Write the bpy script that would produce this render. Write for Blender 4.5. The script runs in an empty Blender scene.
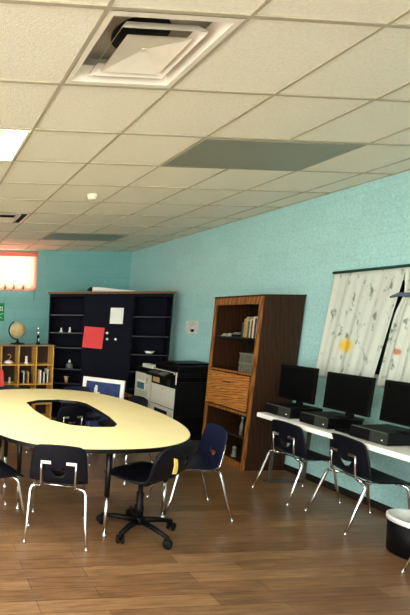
import bpy, bmesh, math, random
from mathutils import Vector, Matrix
random.seed(7)
C = bpy.context.scene.collection
PI = math.pi
HC = 1.70            # camera height
CZ = 2.934           # ceiling height
XW = 4.105           # right wall
YB = 8.69            # back wall
TILE = 0.6096
GX, GY = 0.764, 1.976   # origin of the ceiling grid

# ------------------------------------------------------------------ materials
def srgb(r, g, b):
    f = lambda c: (c/255/12.92) if c/255 <= .04045 else ((c/255+.055)/1.055)**2.4
    return (f(r), f(g), f(b), 1)

def mat(name, col, rough=.5, metal=0., var=.12, scale=12., bump=0., bscale=80., spec=.35, stretch=None, emit=None, estr=0., coat=0.):
    m = bpy.data.materials.new(name); m.use_nodes = True
    nt = m.node_tree; b = nt.nodes['Principled BSDF']
    tc = nt.nodes.new('ShaderNodeTexCoord'); mp = nt.nodes.new('ShaderNodeMapping')
    nt.links.new(tc.outputs['Object'], mp.inputs['Vector'])
    if stretch: mp.inputs['Scale'].default_value = stretch
    n = nt.nodes.new('ShaderNodeTexNoise'); n.inputs['Scale'].default_value = scale; n.inputs['Detail'].default_value = 5
    nt.links.new(mp.outputs['Vector'], n.inputs['Vector'])
    r = nt.nodes.new('ShaderNodeMapRange'); r.inputs['From Min'].default_value = .3; r.inputs['From Max'].default_value = .7
    r.inputs['To Min'].default_value = 1-var; r.inputs['To Max'].default_value = 1+var
    nt.links.new(n.outputs['Fac'], r.inputs['Value'])
    mx = nt.nodes.new('ShaderNodeVectorMath'); mx.operation = 'SCALE'
    mx.inputs[0].default_value = col[:3]
    nt.links.new(r.outputs['Result'], mx.inputs['Scale'])
    nt.links.new(mx.outputs['Vector'], b.inputs['Base Color'])
    b.inputs['Roughness'].default_value = rough; b.inputs['Metallic'].default_value = metal
    b.inputs['Specular IOR Level'].default_value = spec
    b.inputs['Coat Weight'].default_value = coat
    if bump:
        n2 = nt.nodes.new('ShaderNodeTexNoise'); n2.inputs['Scale'].default_value = bscale; n2.inputs['Detail'].default_value = 4
        nt.links.new(tc.outputs['Object'], n2.inputs['Vector'])
        bp = nt.nodes.new('ShaderNodeBump'); bp.inputs['Strength'].default_value = bump; bp.inputs['Distance'].default_value = .01
        nt.links.new(n2.outputs['Fac'], bp.inputs['Height']); nt.links.new(bp.outputs['Normal'], b.inputs['Normal'])
    if emit:
        b.inputs['Emission Color'].default_value = emit; b.inputs['Emission Strength'].default_value = estr
    return m

def mix_rgb(nt, fac, a, b_, typ='MIX'):
    x = nt.nodes.new('ShaderNodeMix'); x.data_type = 'RGBA'; x.blend_type = typ
    for s, v in ((x.inputs[0], fac), (x.inputs[6], a), (x.inputs[7], b_)):
        if hasattr(v, 'is_linked') or hasattr(v, 'links'): nt.links.new(v, s)
        else: s.default_value = v
    return x.outputs[2]

def block_wall(name, col, axis, joint=.72, bstr=.35):
    """painted concrete block: shallow joints, fine pitted paint"""
    m = bpy.data.materials.new(name); m.use_nodes = True
    nt = m.node_tree; b = nt.nodes['Principled BSDF']
    tc = nt.nodes.new('ShaderNodeTexCoord'); sp = nt.nodes.new('ShaderNodeSeparateXYZ'); cb = nt.nodes.new('ShaderNodeCombineXYZ')
    nt.links.new(tc.outputs['Object'], sp.inputs[0])
    nt.links.new(sp.outputs[axis], cb.inputs[0]); nt.links.new(sp.outputs[2], cb.inputs[1])
    br = nt.nodes.new('ShaderNodeTexBrick'); br.inputs['Scale'].default_value = 1
    br.inputs['Brick Width'].default_value = .406; br.inputs['Row Height'].default_value = .203
    br.inputs['Mortar Size'].default_value = .006; br.inputs['Mortar Smooth'].default_value = .6
    nt.links.new(cb.outputs[0], br.inputs['Vector'])
    c2 = tuple(c*.93 for c in col[:3])+(1,); c3 = tuple(c*joint for c in col[:3])+(1,)
    br.inputs['Color1'].default_value = col; br.inputs['Color2'].default_value = c2; br.inputs['Mortar'].default_value = c3
    n = nt.nodes.new('ShaderNodeTexNoise'); n.inputs['Scale'].default_value = 55; n.inputs['Detail'].default_value = 6
    nt.links.new(tc.outputs['Object'], n.inputs['Vector'])
    r = nt.nodes.new('ShaderNodeMapRange'); r.inputs['From Min'].default_value = .3; r.inputs['From Max'].default_value = .7
    r.inputs['To Min'].default_value = .86; r.inputs['To Max'].default_value = 1.12
    nt.links.new(n.outputs['Fac'], r.inputs['Value'])
    v = nt.nodes.new('ShaderNodeVectorMath'); v.operation = 'SCALE'
    nt.links.new(br.outputs['Color'], v.inputs[0]); nt.links.new(r.outputs[0], v.inputs['Scale'])
    nt.links.new(v.outputs[0], b.inputs['Base Color'])
    b.inputs['Roughness'].default_value = .55
    bp = nt.nodes.new('ShaderNodeBump'); bp.inputs['Strength'].default_value = bstr; bp.inputs['Distance'].default_value = .006
    ad = nt.nodes.new('ShaderNodeMath'); ad.operation = 'MULTIPLY_ADD'; ad.inputs[1].default_value = -1.5
    nt.links.new(br.outputs['Fac'], ad.inputs[0]); nt.links.new(n.outputs['Fac'], ad.inputs[2])
    nt.links.new(ad.outputs[0], bp.inputs['Height']); nt.links.new(bp.outputs[0], b.inputs['Normal'])
    return m

def plank_floor():
    m = bpy.data.materials.new('floor_planks'); m.use_nodes = True
    nt = m.node_tree; b = nt.nodes['Principled BSDF']
    tc = nt.nodes.new('ShaderNodeTexCoord')
    br = nt.nodes.new('ShaderNodeTexBrick'); br.inputs['Scale'].default_value = 1
    br.inputs['Brick Width'].default_value = 1.1; br.inputs['Row Height'].default_value = .115
    br.inputs['Mortar Size'].default_value = .0018; br.offset = .37
    br.inputs['Color1'].default_value = srgb(132, 100, 68); br.inputs['Color2'].default_value = srgb(108, 78, 52)
    br.inputs['Mortar'].default_value = srgb(60, 38, 24)
    nt.links.new(tc.outputs['Object'], br.inputs['Vector'])
    mp = nt.nodes.new('ShaderNodeMapping'); mp.inputs['Scale'].default_value = (1.2, 14, 1)
    nt.links.new(tc.outputs['Object'], mp.inputs['Vector'])
    n = nt.nodes.new('ShaderNodeTexNoise'); n.inputs['Scale'].default_value = 3.2; n.inputs['Detail'].default_value = 8; n.inputs['Roughness'].default_value = .65
    nt.links.new(mp.outputs[0], n.inputs['Vector'])
    r = nt.nodes.new('ShaderNodeMapRange'); r.inputs['From Min'].default_value = .3; r.inputs['From Max'].default_value = .7
    r.inputs['To Min'].default_value = .55; r.inputs['To Max'].default_value = 1.4
    nt.links.new(n.outputs['Fac'], r.inputs['Value'])
    v = nt.nodes.new('ShaderNodeVectorMath'); v.operation = 'SCALE'
    nt.links.new(br.outputs['Color'], v.inputs[0]); nt.links.new(r.outputs[0], v.inputs['Scale'])
    nt.links.new(v.outputs[0], b.inputs['Base Color'])
    b.inputs['Roughness'].default_value = .3
    bp = nt.nodes.new('ShaderNodeBump'); bp.inputs['Strength'].default_value = .15; bp.inputs['Distance'].default_value = .004
    nt.links.new(n.outputs['Fac'], bp.inputs['Height']); nt.links.new(bp.outputs[0], b.inputs['Normal'])
    return m

def oak(name, c1, c2, rough=.45, vertical=True, grain=1.):
    m = bpy.data.materials.new(name); m.use_nodes = True
    nt = m.node_tree; b = nt.nodes['Principled BSDF']
    tc = nt.nodes.new('ShaderNodeTexCoord'); mp = nt.nodes.new('ShaderNodeMapping')
    mp.inputs['Scale'].default_value = (6, 6, .8) if vertical else (6, .8, 7)
    nt.links.new(tc.outputs['Object'], mp.inputs['Vector'])
    w = nt.nodes.new('ShaderNodeTexWave'); w.wave_type = 'BANDS'; w.bands_direction = 'DIAGONAL'
    w.inputs['Scale'].default_value = 2.2*grain; w.inputs['Distortion'].default_value = 9; w.inputs['Detail'].default_value = 4
    nt.links.new(mp.outputs[0], w.inputs['Vector'])
    nt.links.new(mix_rgb(nt, w.outputs['Fac'], c1, c2), b.inputs['Base Color'])
    b.inputs['Roughness'].default_value = rough; b.inputs['Specular IOR Level'].default_value = .2
    return m

M = {}
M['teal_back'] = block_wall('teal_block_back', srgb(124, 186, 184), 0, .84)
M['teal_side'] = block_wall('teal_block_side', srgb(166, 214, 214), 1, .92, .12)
M['floor'] = plank_floor()
M['tile'] = mat('ceiling_tile', srgb(238, 234, 216), .9, var=.05, scale=60, bump=.4, bscale=160)
M['tbar'] = mat('ceiling_grid', srgb(176, 168, 146), .6, var=.05)
M['vent_white'] = mat('vent_enamel', srgb(232, 226, 210), .45, var=.06, scale=8)
M['vent_dark'] = mat('vent_throat', srgb(14, 14, 16), .7)
M['dim_lens'] = mat('unlit_lens', srgb(140, 140, 122), .35, var=.12, scale=90, bump=.3, bscale=200)
M['lamp'] = mat('lit_lens', (1, 1, 1, 1), .4, emit=(1, .97, .9, 1), estr=10)
M['rubber'] = mat('black_rubber', srgb(16, 16, 18), .6)
M['basebd'] = mat('baseboard_vinyl', srgb(24,18,15), .5)
M['yellow'] = mat('table_laminate', srgb(252, 236, 176), .32, var=.03, scale=5)
M['blackedge'] = mat('black_edge', srgb(8, 7, 7), .4)
M['blackpaint'] = mat('black_painted_steel', srgb(8, 8, 9), .4)
M['chrome'] = mat('chrome', srgb(225, 225, 225), .16, metal=1, var=.03)
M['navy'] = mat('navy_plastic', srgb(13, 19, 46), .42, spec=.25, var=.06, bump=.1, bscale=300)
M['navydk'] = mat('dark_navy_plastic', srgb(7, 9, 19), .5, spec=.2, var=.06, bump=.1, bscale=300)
M['black'] = mat('black_plastic', srgb(6, 6, 8), .5, spec=.15)
M['screen'] = mat('dark_screen', srgb(2, 2, 3), .4, spec=.12)
M['cabnavy'] = mat('navy_painted_wood', srgb(9, 12, 25), .75, spec=.12, var=.1, scale=4)
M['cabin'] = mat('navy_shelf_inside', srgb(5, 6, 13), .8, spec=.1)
M['shelfedge'] = mat('pale_shelf_edge', srgb(18, 20, 32), .45)  # a little paler than the navy shelf boards
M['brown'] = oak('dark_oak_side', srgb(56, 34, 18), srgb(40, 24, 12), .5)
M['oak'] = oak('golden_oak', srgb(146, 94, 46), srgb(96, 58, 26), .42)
M['oakdoor'] = oak('golden_oak_door', srgb(180, 120, 58), srgb(116, 72, 32), .42, vertical=False, grain=1.4)
M['oakin'] = mat('dark_oak_inside', srgb(20, 12, 8), .6)
M['capwood'] = oak('cabinet_cap_wood', srgb(128, 92, 54), srgb(92, 62, 36), .5, vertical=False)
M['cubby'] = oak('yellow_maple', srgb(216, 172, 88), srgb(196, 148, 70), .45)
M['cubtop'] = mat('cubby_top', srgb(126, 110, 84), .4)
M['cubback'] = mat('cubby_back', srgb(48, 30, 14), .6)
M['red'] = mat('red_card', srgb(214, 40, 44), .5, var=.04)
M['redplastic'] = mat('red_plastic', srgb(176, 50, 50), .45)
M['white'] = mat('white_paper', srgb(232, 234, 230), .6, var=.03)
M['whitelam'] = mat('white_laminate', srgb(240, 240, 236), .35, var=.03)
M['cream'] = mat('cream_enamel', srgb(206, 208, 192), .4, var=.05, scale=5)
M['copier_white'] = mat('copier_white', srgb(214, 214, 200), .4, var=.04)
M['copier_dark'] = mat('copier_dark', srgb(10, 12, 12), .5, spec=.2)
M['greytrim'] = mat('grey_trim', srgb(100, 102, 94), .4)
M['pcgrey'] = mat('pc_grey_front', srgb(40, 44, 40), .5, var=.2, scale=40)
M['greyleg'] = mat('grey_steel', srgb(96, 90, 84), .4, metal=.6)
M['blue'] = mat('blue_picture', srgb(44, 58, 108), .4, var=.3, scale=14)
M['globe'] = None
M['tan'] = mat('tan_card', srgb(196, 160, 110), .6)
M['green'] = mat('green_sign', srgb(22, 128, 72), .4)
M['greenlt'] = mat('pale_green', srgb(150, 214, 170), .5)
M['rod'] = mat('dark_green_rod', srgb(30, 74, 66), .45)
M['tealcard'] = mat('teal_picture', srgb(60, 120, 124), .5, var=.5, scale=40)
M['tied'] = mat('blue_grey_ribbon', srgb(86, 100, 116), .7, var=.4, scale=30)
M['yellowpatch'] = mat('yellow_show_through', srgb(232, 206, 110), .5)
M['roll_dark'] = mat('roll_inside', srgb(20, 20, 24), .8)
M['binliner'] = mat('bin_liner', srgb(226, 230, 230), .5)
M['dimglass'] = mat('shaded_window', srgb(14, 26, 23), .3)

def globe_mat():
    m = bpy.data.materials.new('globe_map'); m.use_nodes = True
    nt = m.node_tree; b = nt.nodes['Principled BSDF']
    tc = nt.nodes.new('ShaderNodeTexCoord')
    n = nt.nodes.new('ShaderNodeTexNoise'); n.inputs['Scale'].default_value = 9; n.inputs['Detail'].default_value = 6
    nt.links.new(tc.outputs['Object'], n.inputs['Vector'])
    cr = nt.nodes.new('ShaderNodeValToRGB'); cr.color_ramp.elements[0].position = .47; cr.color_ramp.elements[0].color = srgb(176, 170, 132)
    cr.color_ramp.elements[1].position = .53; cr.color_ramp.elements[1].color = srgb(196, 146, 92)
    e = cr.color_ramp.elements.new(.62); e.color = srgb(150, 150, 90)
    nt.links.new(n.outputs['Fac'], cr.inputs[0]); nt.links.new(cr.outputs[0], b.inputs['Base Color'])
    b.inputs['Roughness'].default_value = .35
    return m
M['globe'] = globe_mat()

def curtain_mat(name, base, spots, blot, blotcol, transl=0.):
    m = bpy.data.materials.new(name); m.use_nodes = True
    nt = m.node_tree; b = nt.nodes['Principled BSDF']
    tc = nt.nodes.new('ShaderNodeTexCoord')
    mp = nt.nodes.new('ShaderNodeMapping'); mp.inputs['Scale'].default_value = (1, 1, .55)
    nt.links.new(tc.outputs['Object'], mp.inputs['Vector'])
    n = nt.nodes.new('ShaderNodeTexNoise'); n.inputs['Scale'].default_value = 17; n.inputs['Detail'].default_value = 7; n.inputs['Roughness'].default_value = .6
    nt.links.new(mp.outputs[0], n.inputs['Vector'])
    r = nt.nodes.new('ShaderNodeMapRange'); r.inputs['From Min'].default_value = blot; r.inputs['From Max'].default_value = blot+.09
    nt.links.new(n.outputs['Fac'], r.inputs['Value'])
    out = mix_rgb(nt, r.outputs[0], base, blotcol)
    for (p, rad, col) in spots:
        d = nt.nodes.new('ShaderNodeVectorMath'); d.operation = 'DISTANCE'; d.inputs[1].default_value = p
        nt.links.new(tc.outputs['Object'], d.inputs[0])
        q = nt.nodes.new('ShaderNodeMapRange'); q.inputs['From Min'].default_value = rad*.55; q.inputs['From Max'].default_value = rad*1.15
        q.inputs['To Min'].default_value = 1; q.inputs['To Max'].default_value = 0
        nt.links.new(d.outputs['Value'], q.inputs['Value'])
        out = mix_rgb(nt, q.outputs[0], out, col)
    nt.links.new(out, b.inputs['Base Color']); b.inputs['Roughness'].default_value = .85
    if transl:
        t = nt.nodes.new('ShaderNodeBsdfTranslucent'); nt.links.new(out, t.inputs['Color'])
        ms = nt.nodes.new('ShaderNodeMixShader'); ms.inputs[0].default_value = transl
        nt.links.new(b.outputs[0], ms.inputs[1]); nt.links.new(t.outputs[0], ms.inputs[2])
        nt.links.new(ms.outputs[0], nt.nodes['Material Output'].inputs[0])
    return m

# ------------------------------------------------------------------ mesh helpers
class MB:
    def __init__(s): s.bm = bmesh.new(); s.mats = []; s.cur = 0
    def use(s, m):
        if m not in s.mats: s.mats.append(m)
        s.cur = s.mats.index(m); return s
    def _tag(s, faces):
        for f in faces: f.material_index = s.cur
    def box(s, a, b, bev=0., rot=None, piv=None):
        x0, y0, z0 = a; x1, y1, z1 = b
        vs = [s.bm.verts.new(p) for p in ((x0,y0,z0),(x1,y0,z0),(x1,y1,z0),(x0,y1,z0),(x0,y0,z1),(x1,y0,z1),(x1,y1,z1),(x0,y1,z1))]
        fs = [s.bm.faces.new([vs[i] for i in q]) for q in ((3,2,1,0),(4,5,6,7),(0,1,5,4),(1,2,6,5),(2,3,7,6),(3,0,4,7))]
        s._tag(fs)
        if bev:
            es = list({e for f in fs for e in f.edges})
            r = bmesh.ops.bevel(s.bm, geom=es, offset=bev, segments=2, affect='EDGES', profile=.6)
            s._tag(r['faces']); vs = list({v for f in r['faces'] for v in f.verts} | {v for v in vs if v.is_valid})
        if rot is not None:
            bmesh.ops.rotate(s.bm, verts=vs, cent=piv or (0,0,0), matrix=rot)
        return s
    def tube(s, pts, r, seg=10, cap=True):
        pts = [Vector(p) for p in pts]; n = len(pts)
        rr = r if isinstance(r, (list, tuple)) else [r]*n
        rings = []; prev = None
        for i, p in enumerate(pts):
            d = (pts[min(i+1, n-1)]-pts[max(i-1, 0)]).normalized()
            if prev is None:
                a = Vector((0,0,1)) if abs(d.z) < .9 else Vector((1,0,0)); u = d.cross(a).normalized()
            else:
                u = (prev-d*prev.dot(d)).normalized()
            prev = u; w = d.cross(u)
            rings.append([s.bm.verts.new(p+(u*math.cos(2*PI*k/seg)+w*math.sin(2*PI*k/seg))*rr[i]) for k in range(seg)])
        fs = []
        for a, b in zip(rings, rings[1:]):
            for k in range(seg): fs.append(s.bm.faces.new((a[k], a[(k+1)%seg], b[(k+1)%seg], b[k])))
        if cap: fs.append(s.bm.faces.new(rings[0][::-1])); fs.append(s.bm.faces.new(rings[-1]))
        for f in fs: f.smooth = True
        s._tag(fs); return s
    def lathe(s, prof, cen=(0,0,0), seg=24, sx=1, sy=1):
        rings = []; fs = []
        for (r, z) in prof:
            rings.append([s.bm.verts.new((cen[0]+r*sx*math.cos(2*PI*k/seg), cen[1]+r*sy*math.sin(2*PI*k/seg), cen[2]+z)) for k in range(seg)])
        for a, b in zip(rings, rings[1:]):
            for k in range(seg): fs.append(s.bm.faces.new((a[k], a[(k+1)%seg], b[(k+1)%seg], b[k])))
        if prof[0][0] > 1e-4: fs.append(s.bm.faces.new(rings[0][::-1]))
        if prof[-1][0] > 1e-4: fs.append(s.bm.faces.new(rings[-1]))
        for f in fs: f.smooth = True
        s._tag(fs); return s
    def ball(s, c, r, seg=14, sz=1):
        return s.lathe([(max(1e-5, r*math.sin(PI*i/10)), -r*sz*math.cos(PI*i/10)) for i in range(11)], c, seg)
    def prism(s, pts, z0, z1, inner=None):
        """flat outline (xy) extruded in z; inner: matching loop of a hole"""
        lo = [s.bm.verts.new((x, y, z0)) for x, y in pts]; hi = [s.bm.verts.new((x, y, z1)) for x, y in pts]; n = len(pts); fs = []
        for k in range(n): fs.append(s.bm.faces.new((lo[k], lo[(k+1)%n], hi[(k+1)%n], hi[k])))
        if inner:
            li = [s.bm.verts.new((x, y, z0)) for x, y in inner]; hh = [s.bm.verts.new((x, y, z1)) for x, y in inner]
            for k in range(n):
                j = (k+1)%n
                fs.append(s.bm.faces.new((hh[k], hh[j], li[j], li[k])))
                fs.append(s.bm.faces.new((hi[k], hi[j], hh[j], hh[k])))
                fs.append(s.bm.faces.new((li[k], li[j], lo[j], lo[k])))
        else:
            fs.append(s.bm.faces.new(lo[::-1])); fs.append(s.bm.faces.new(hi))
        s._tag(fs); return s
    def quad(s, *p):
        f = s.bm.faces.new([s.bm.verts.new(q) for q in p]); s._tag([f]); return s
    def xform(s, m): bmesh.ops.transform(s.bm, matrix=m, verts=s.bm.verts); return s
    def build(s, name, m=None, parent=None):
        me = bpy.data.meshes.new(name)
        bmesh.ops.recalc_face_normals(s.bm, faces=s.bm.faces)
        s.bm.to_mesh(me); s.bm.free()
        for x in (s.mats or [m]): me.materials.append(x)
        o = bpy.data.objects.new(name, me); C.objects.link(o)
        if parent: o.parent = parent
        return o

def thing(name, label, cat, loc=(0,0,0), rz=0, group=None):
    o = bpy.data.objects.new(name, None); C.objects.link(o); o.empty_display_size = .1
    o.location = loc; o.rotation_euler = (0, 0, rz)
    return tag(o, label, cat, group)
def tag(o, label, cat, group=None):
    o['label'] = label; o['category'] = cat
    if group: o['group'] = group
    return o
def struct(o): o['kind'] = 'structure'; return o
def dup(root, loc, rz, label, group=None, sc=1.):
    r = root.copy(); C.objects.link(r); r.location = loc; r.rotation_euler = (0, 0, rz); r.scale = (sc,)*3
    r['label'] = label
    if group: r['group'] = group
    for ch in list(root.children):
        c = ch.copy(); C.objects.link(c); c.parent = r
        for g in ch.children:
            d = g.copy(); C.objects.link(d); d.parent = c
    return r
def bake(o):
    """apply the modifiers of o"""
    bpy.context.view_layer.update()
    dg = bpy.context.evaluated_depsgraph_get()
    me = bpy.data.meshes.new_from_object(o.evaluated_get(dg)); o.modifiers.clear(); o.data = me
    return o
R = math.radians

# ------------------------------------------------------------------ room shell
struct(MB().box((-4, -3.5, -.1), (XW+.15, YB+.15, 0)).build('floor', M['floor']))
# ceiling with openings left for the two recessed diffusers
def ceil_cells():
    b = MB()
    xs = [-4, GX, GX+TILE, XW+.15]
    ys = [-3.5, GY, GY+TILE, GY+6*TILE, GY+7*TILE, YB+.15]
    holes = {(1, 1), (0.5, 3)}
    for i in range(3):
        for j in range(5):
            if i == 1 and j == 1: continue
            if i == 1 and j == 3: continue
            b.box((xs[i], ys[j], CZ), (xs[i+1], ys[j+1], CZ+.06))
    return b
struct(ceil_cells().build('ceiling', M['tile']))
def grid_bars():
    b = MB(); w = .0095; z0 = CZ-.006
    k = -7
    while GX+k*TILE < XW-.02:
        x = GX+k*TILE
        if x > -3.9: b.box((x-w, -3.4, z0), (x+w, YB-.001, CZ+.001))
        k += 1
    k = -8
    while GY+k*TILE < YB-.02:
        y = GY+k*TILE
        if y > -3.4: b.box((-3.9, y-w, z0-.0005), (XW-.001, y+w, CZ+.001))
        k += 1
    b.box((XW-.022, -3.4, z0), (XW-.0005, YB-.001, CZ+.001)); b.box((-3.9, YB-.022, z0), (XW-.001, YB-.0005, CZ+.001))
    return b
struct(grid_bars().build('trim_1', M['tbar']))
# walls
WX0, WX1, WZ0, WZ1 = 1.05, 2.19, 2.20, 2.87      # back window
b = MB()
b.box((-4, YB, 0), (WX0, YB+.15, CZ)).box((WX1, YB, 0), (XW+.15, YB+.15, CZ)).box((WX0, YB, 0), (WX1, YB+.15, WZ0)).box((WX0, YB, WZ1), (WX1, YB+.15, CZ))
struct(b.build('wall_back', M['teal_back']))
RY0, RY1, RZ0, RZ1 = 2.6, 4.12, 1.16, 2.06       # window in the right wall
b = MB()
b.box((XW, -3.5, 0), (XW+.15, RY0, CZ)).box((XW, RY1, 0), (XW+.15, YB, CZ)).box((XW, RY0, 0), (XW+.15, RY1, RZ0)).box((XW, RY0, RZ1), (XW+.15, RY1, CZ))
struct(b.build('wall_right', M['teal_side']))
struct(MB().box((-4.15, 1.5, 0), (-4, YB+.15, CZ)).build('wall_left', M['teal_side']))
struct(MB().box((XW-.008, -3.5, 0), (XW, YB, .07)).build('baseboard_right', M['basebd']))
struct(MB().box((-4, YB-.008, 0), (XW-.008, YB, .07)).build('baseboard_back', M['basebd']))
struct(MB().box((.9, -2.15, 0), (XW, -2, CZ)).build('wall_light_block', M['teal_side']))  # unseen partial wall, added to block light from the rear right
# windows
def window(name, axis, a0, a1, z0, z1, pos, pane_m, frame_m):
    fr = MB(); t = .035
    def bx(p0, p1, q0, q1, d0, d1):
        if axis == 'x': fr.box((p0, pos+d0, q0), (p1, pos+d1, q1))
        else: fr.box((pos+d0, p0, q0), (pos+d1, p1, q1))
    bx(a0, a0+t, z0, z1, .02, .09); bx(a1-t, a1, z0, z1, .02, .09)
    bx(a0+t, a1-t, z0, z0+t, .02, .09); bx(a0+t, a1-t, z1-t, z1, .02, .09)
    mid = (a0+a1)/2; bx(mid-t/2, mid+t/2, z0+t, z1-t, .03, .08)
    f = struct(fr.build(name, frame_m))
    p = MB()
    if axis == 'x': p.box((a0+t, pos+.05, z0+t), (a1-t, pos+.056, z1-t))
    else: p.box((pos+.05, a0+t, z0+t), (pos+.056, a1-t, z1-t))
    p.build('window_pane', pane_m, f)
    return f
M['dayglass'] = mat('bright_daylit_pane', (1, 1, 1, 1), .3, emit=(1, .86, .78, 1), estr=3.6)
window('window_1', 'x', WX0, WX1, WZ0, WZ1, YB, M['dayglass'], M['white'])
window('window_2', 'y', RY0, RY1, RZ0, RZ1, XW, M['dimglass'], M['white'])

# ------------------------------------------------------------------ ceiling fittings
def troffer(x0, y0, lens, lit, label, group):
    x1, y1 = x0+2*TILE, y0+TILE; t = .02; z = CZ-.012
    r = thing('ceiling_light', label, 'ceiling light', ((x0+x1)/2, (y0+y1)/2, CZ), 0, group)
    w, d = (x1-x0)/2-.012, (y1-y0)/2-.012
    f = MB(); f.box((-w, -d, -.014), (w, -d+t, -.0065)).box((-w, d-t, -.014), (w, d, -.0065)).box((-w, -d+t, -.014), (-w+t, d-t, -.0065)).box((w-t, -d+t, -.014), (w, d-t, -.0065))
    f.build('frame', M['vent_white'] if lit else M['dim_lens'], r)
    MB().box((-w+t, -d+t, -.012), (w-t, d-t, -.0065)).build('lens', lens, r)
    return r
troffer(GX-2*TILE, GY+2*TILE, M['lamp'], True, 'lit rectangular ceiling light glowing white at the left edge', None)
troffer(GX+2*TILE, GY+2*TILE, M['dim_lens'], False, 'unlit grey rectangular ceiling light in front of the right wall', None)
troffer(GX+2*TILE, GY+8*TILE, M['dim_lens'], False, 'small far unlit grey ceiling light near the back wall', None)
# out of the frame, the other lit fixtures of the room
for (i, j) in ((-5, 2), (-2, -3), (-6, -3), (-5, 8)):
    troffer(GX+i*TILE, GY+j*TILE, M['lamp'], True, 'lit rectangular ceiling light outside the picture', 'lit ceiling lights behind and left of the viewer')

def diffuser(i, j, label, inner='vent_white', drop=0.):
    """square step-down supply diffuser recessed in one tile cell"""
    x, y = GX+(i+.5)*TILE, GY+(j+.5)*TILE
    r = thing('ceiling_vent', label, 'ceiling vent', (x, y, CZ), 0)
    h = TILE/2-.0125
    # surrounding frame: sloping flare from the grid up into the throat
    f = MB(); f.use(M['vent_white'])
    def ring(a, za, c, zc):
        A = [(-a,-a,za),(a,-a,za),(a,a,za),(-a,a,za)]; B = [(-c,-c,zc),(c,-c,zc),(c,c,zc),(-c,c,zc)]
        for k in range(4): f.quad(A[k], A[(k+1)%4], B[(k+1)%4], B[k])
    ring(h, -.007, h-.03, -.007); f.use(M[inner]); ring(h-.03, -.007, h-.055, .06)
    f.build('frame', None, r)
    t = MB(); t.box((-h-.008, -h-.008, .12), (h+.008, h+.008, .13))
    for sx in (-1, 1):
        t.box((min(sx*h, sx*(h+.008)), -h, .0), (max(sx*h, sx*(h+.008)), h, .12)); t.box((-h, min(sx*h, sx*(h+.008)), .0), (h, max(sx*h, sx*(h+.008)), .12))
    t.build('plenum_box', mat('grey_duct_lining', srgb(186, 182, 170), .6) if inner == 'vent_white' else M[inner], r)
    MB().lathe([(.135, .106), (.135, .118)], (0, .05, 0), seg=28).build('round_duct', M['vent_dark'], r)
    # two stepped inner cones
    c = MB(); c.use(M['vent_white'])
    def ring2(mb, a, za, c_, zc, th=.004):
        for dz in (0, th):
            A = [(-a,-a,za+dz),(a,-a,za+dz),(a,a,za+dz),(-a,a,za+dz)]; B = [(-c_,-c_,zc+dz),(c_,-c_,zc+dz),(c_,c_,zc+dz),(-c_,c_,zc+dz)]
            for k in range(4): mb.quad(A[k], A[(k+1)%4], B[(k+1)%4], B[k])
    ring2(c, .195, -.008, .165, .03); c.build('outer_cone', None, r)
    c = MB(); c.use(M['vent_white']); ring2(c, .15, -.012, .012, .016); c.box((-.012, -.012, .014), (.012, .012, .022)); c.xform(Matrix.Translation((0, 0, -drop))); c.build('inner_cone', None, r)
    return r
diffuser(0, 0, 'large white stepped square air diffuser near the top of the ceiling')
diffuser(0, 6, 'small far square air vent with black slots at the left edge', 'vent_dark', .02)
# smoke detector
r = thing('smoke_detector', 'small round white smoke detector on the ceiling', 'smoke detector', (1.78, 4.74, CZ))
MB().lathe([(.055, 0), (.055, -.012), (.05, -.03)][::-1], seg=24).build('base', M['vent_white'], r)
MB().lathe([(.032, -.052), (.042, -.046), (.046, -.03)], seg=24).build('sensor_dome', M['vent_white'], r)

# ------------------------------------------------------------------ back window curtain and sign
def cloth(name, u0, u1, z0, z1, off, axis, pos, m, folds, amp, parent=None, nu=80, nz=16, flare=0., flare1=0., hem=0., gather=None, seed=1):
    """hanging pleated cloth with thickness"""
    bm = bmesh.new(); rnd = random.Random(seed); ph = [rnd.uniform(0, 6.28) for _ in range(4)]
    g = []
    for j in range(nz+1):
        t = j/nz; row = []
        for i in range(nu+1):
            s = i/nu
            u = u0+(u1-u0)*s+flare*t*(1-s)+flare1*t*s
            if gather: 
                gc, gt, gw, gs = gather
                k = math.exp(-((t-gt)/gw)**2)*gs; u = u+(gc-u)*k
            z = z1+(z0-z1)*t-(hem*abs(math.sin(PI*folds*s/2)) if j == nz else 0)
            d = off+amp*(.5+.5*t)*(math.sin(2*PI*folds*s+ph[0]+.5*math.sin(3*t))*.7+.3*math.sin(2*PI*folds*2.3*s+ph[1]+t*2))
            row.append(bm.verts.new((u, pos-d, z) if axis == 'x' else (pos-d, u, z)))
        g.append(row)
    for j in range(nz):
        for i in range(nu):
            f = bm.faces.new((g[j][i], g[j][i+1], g[j+1][i+1], g[j+1][i])); f.smooth = True
    me = bpy.data.meshes.new(name); bm.to_mesh(me); bm.free(); me.materials.append(m)
    o = bpy.data.objects.new(name, me); C.objects.link(o); o.parent = parent
    md = o.modifiers.new('s', 'SOLIDIFY'); md.thickness = .003; bake(o)
    return o
M['pink'] = curtain_mat('pink_curtain', srgb(252, 214, 200), [], .66, srgb(214, 120, 100), transl=.55)
cr = thing('window_curtain', 'sunlit pink curtain over the high window in the back wall', 'curtain', (0, 0, 0))
cloth('curtain_cloth', 1.0, 2.235, 2.175, 2.885, .045, 'x', YB, M['pink'], 13, .012, cr, nu=110, nz=12, hem=.012)
cloth('curtain_heading', .99, 2.245, 2.80, 2.89, .075, 'x', YB, curtain_mat('salmon_heading', srgb(240, 172, 152), [], .66, srgb(226, 140, 124), transl=.4), 26, .006, cr, nu=110, nz=3)
MB().tube([(.98, YB-.05, 2.893), (2.25, YB-.05, 2.893)], .009).build('curtain_rod', mat('pink_rod', srgb(190, 90, 80), .5), cr)
M['brprint'] = mat('brown_print', srgb(158, 116, 84), .8)
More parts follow.
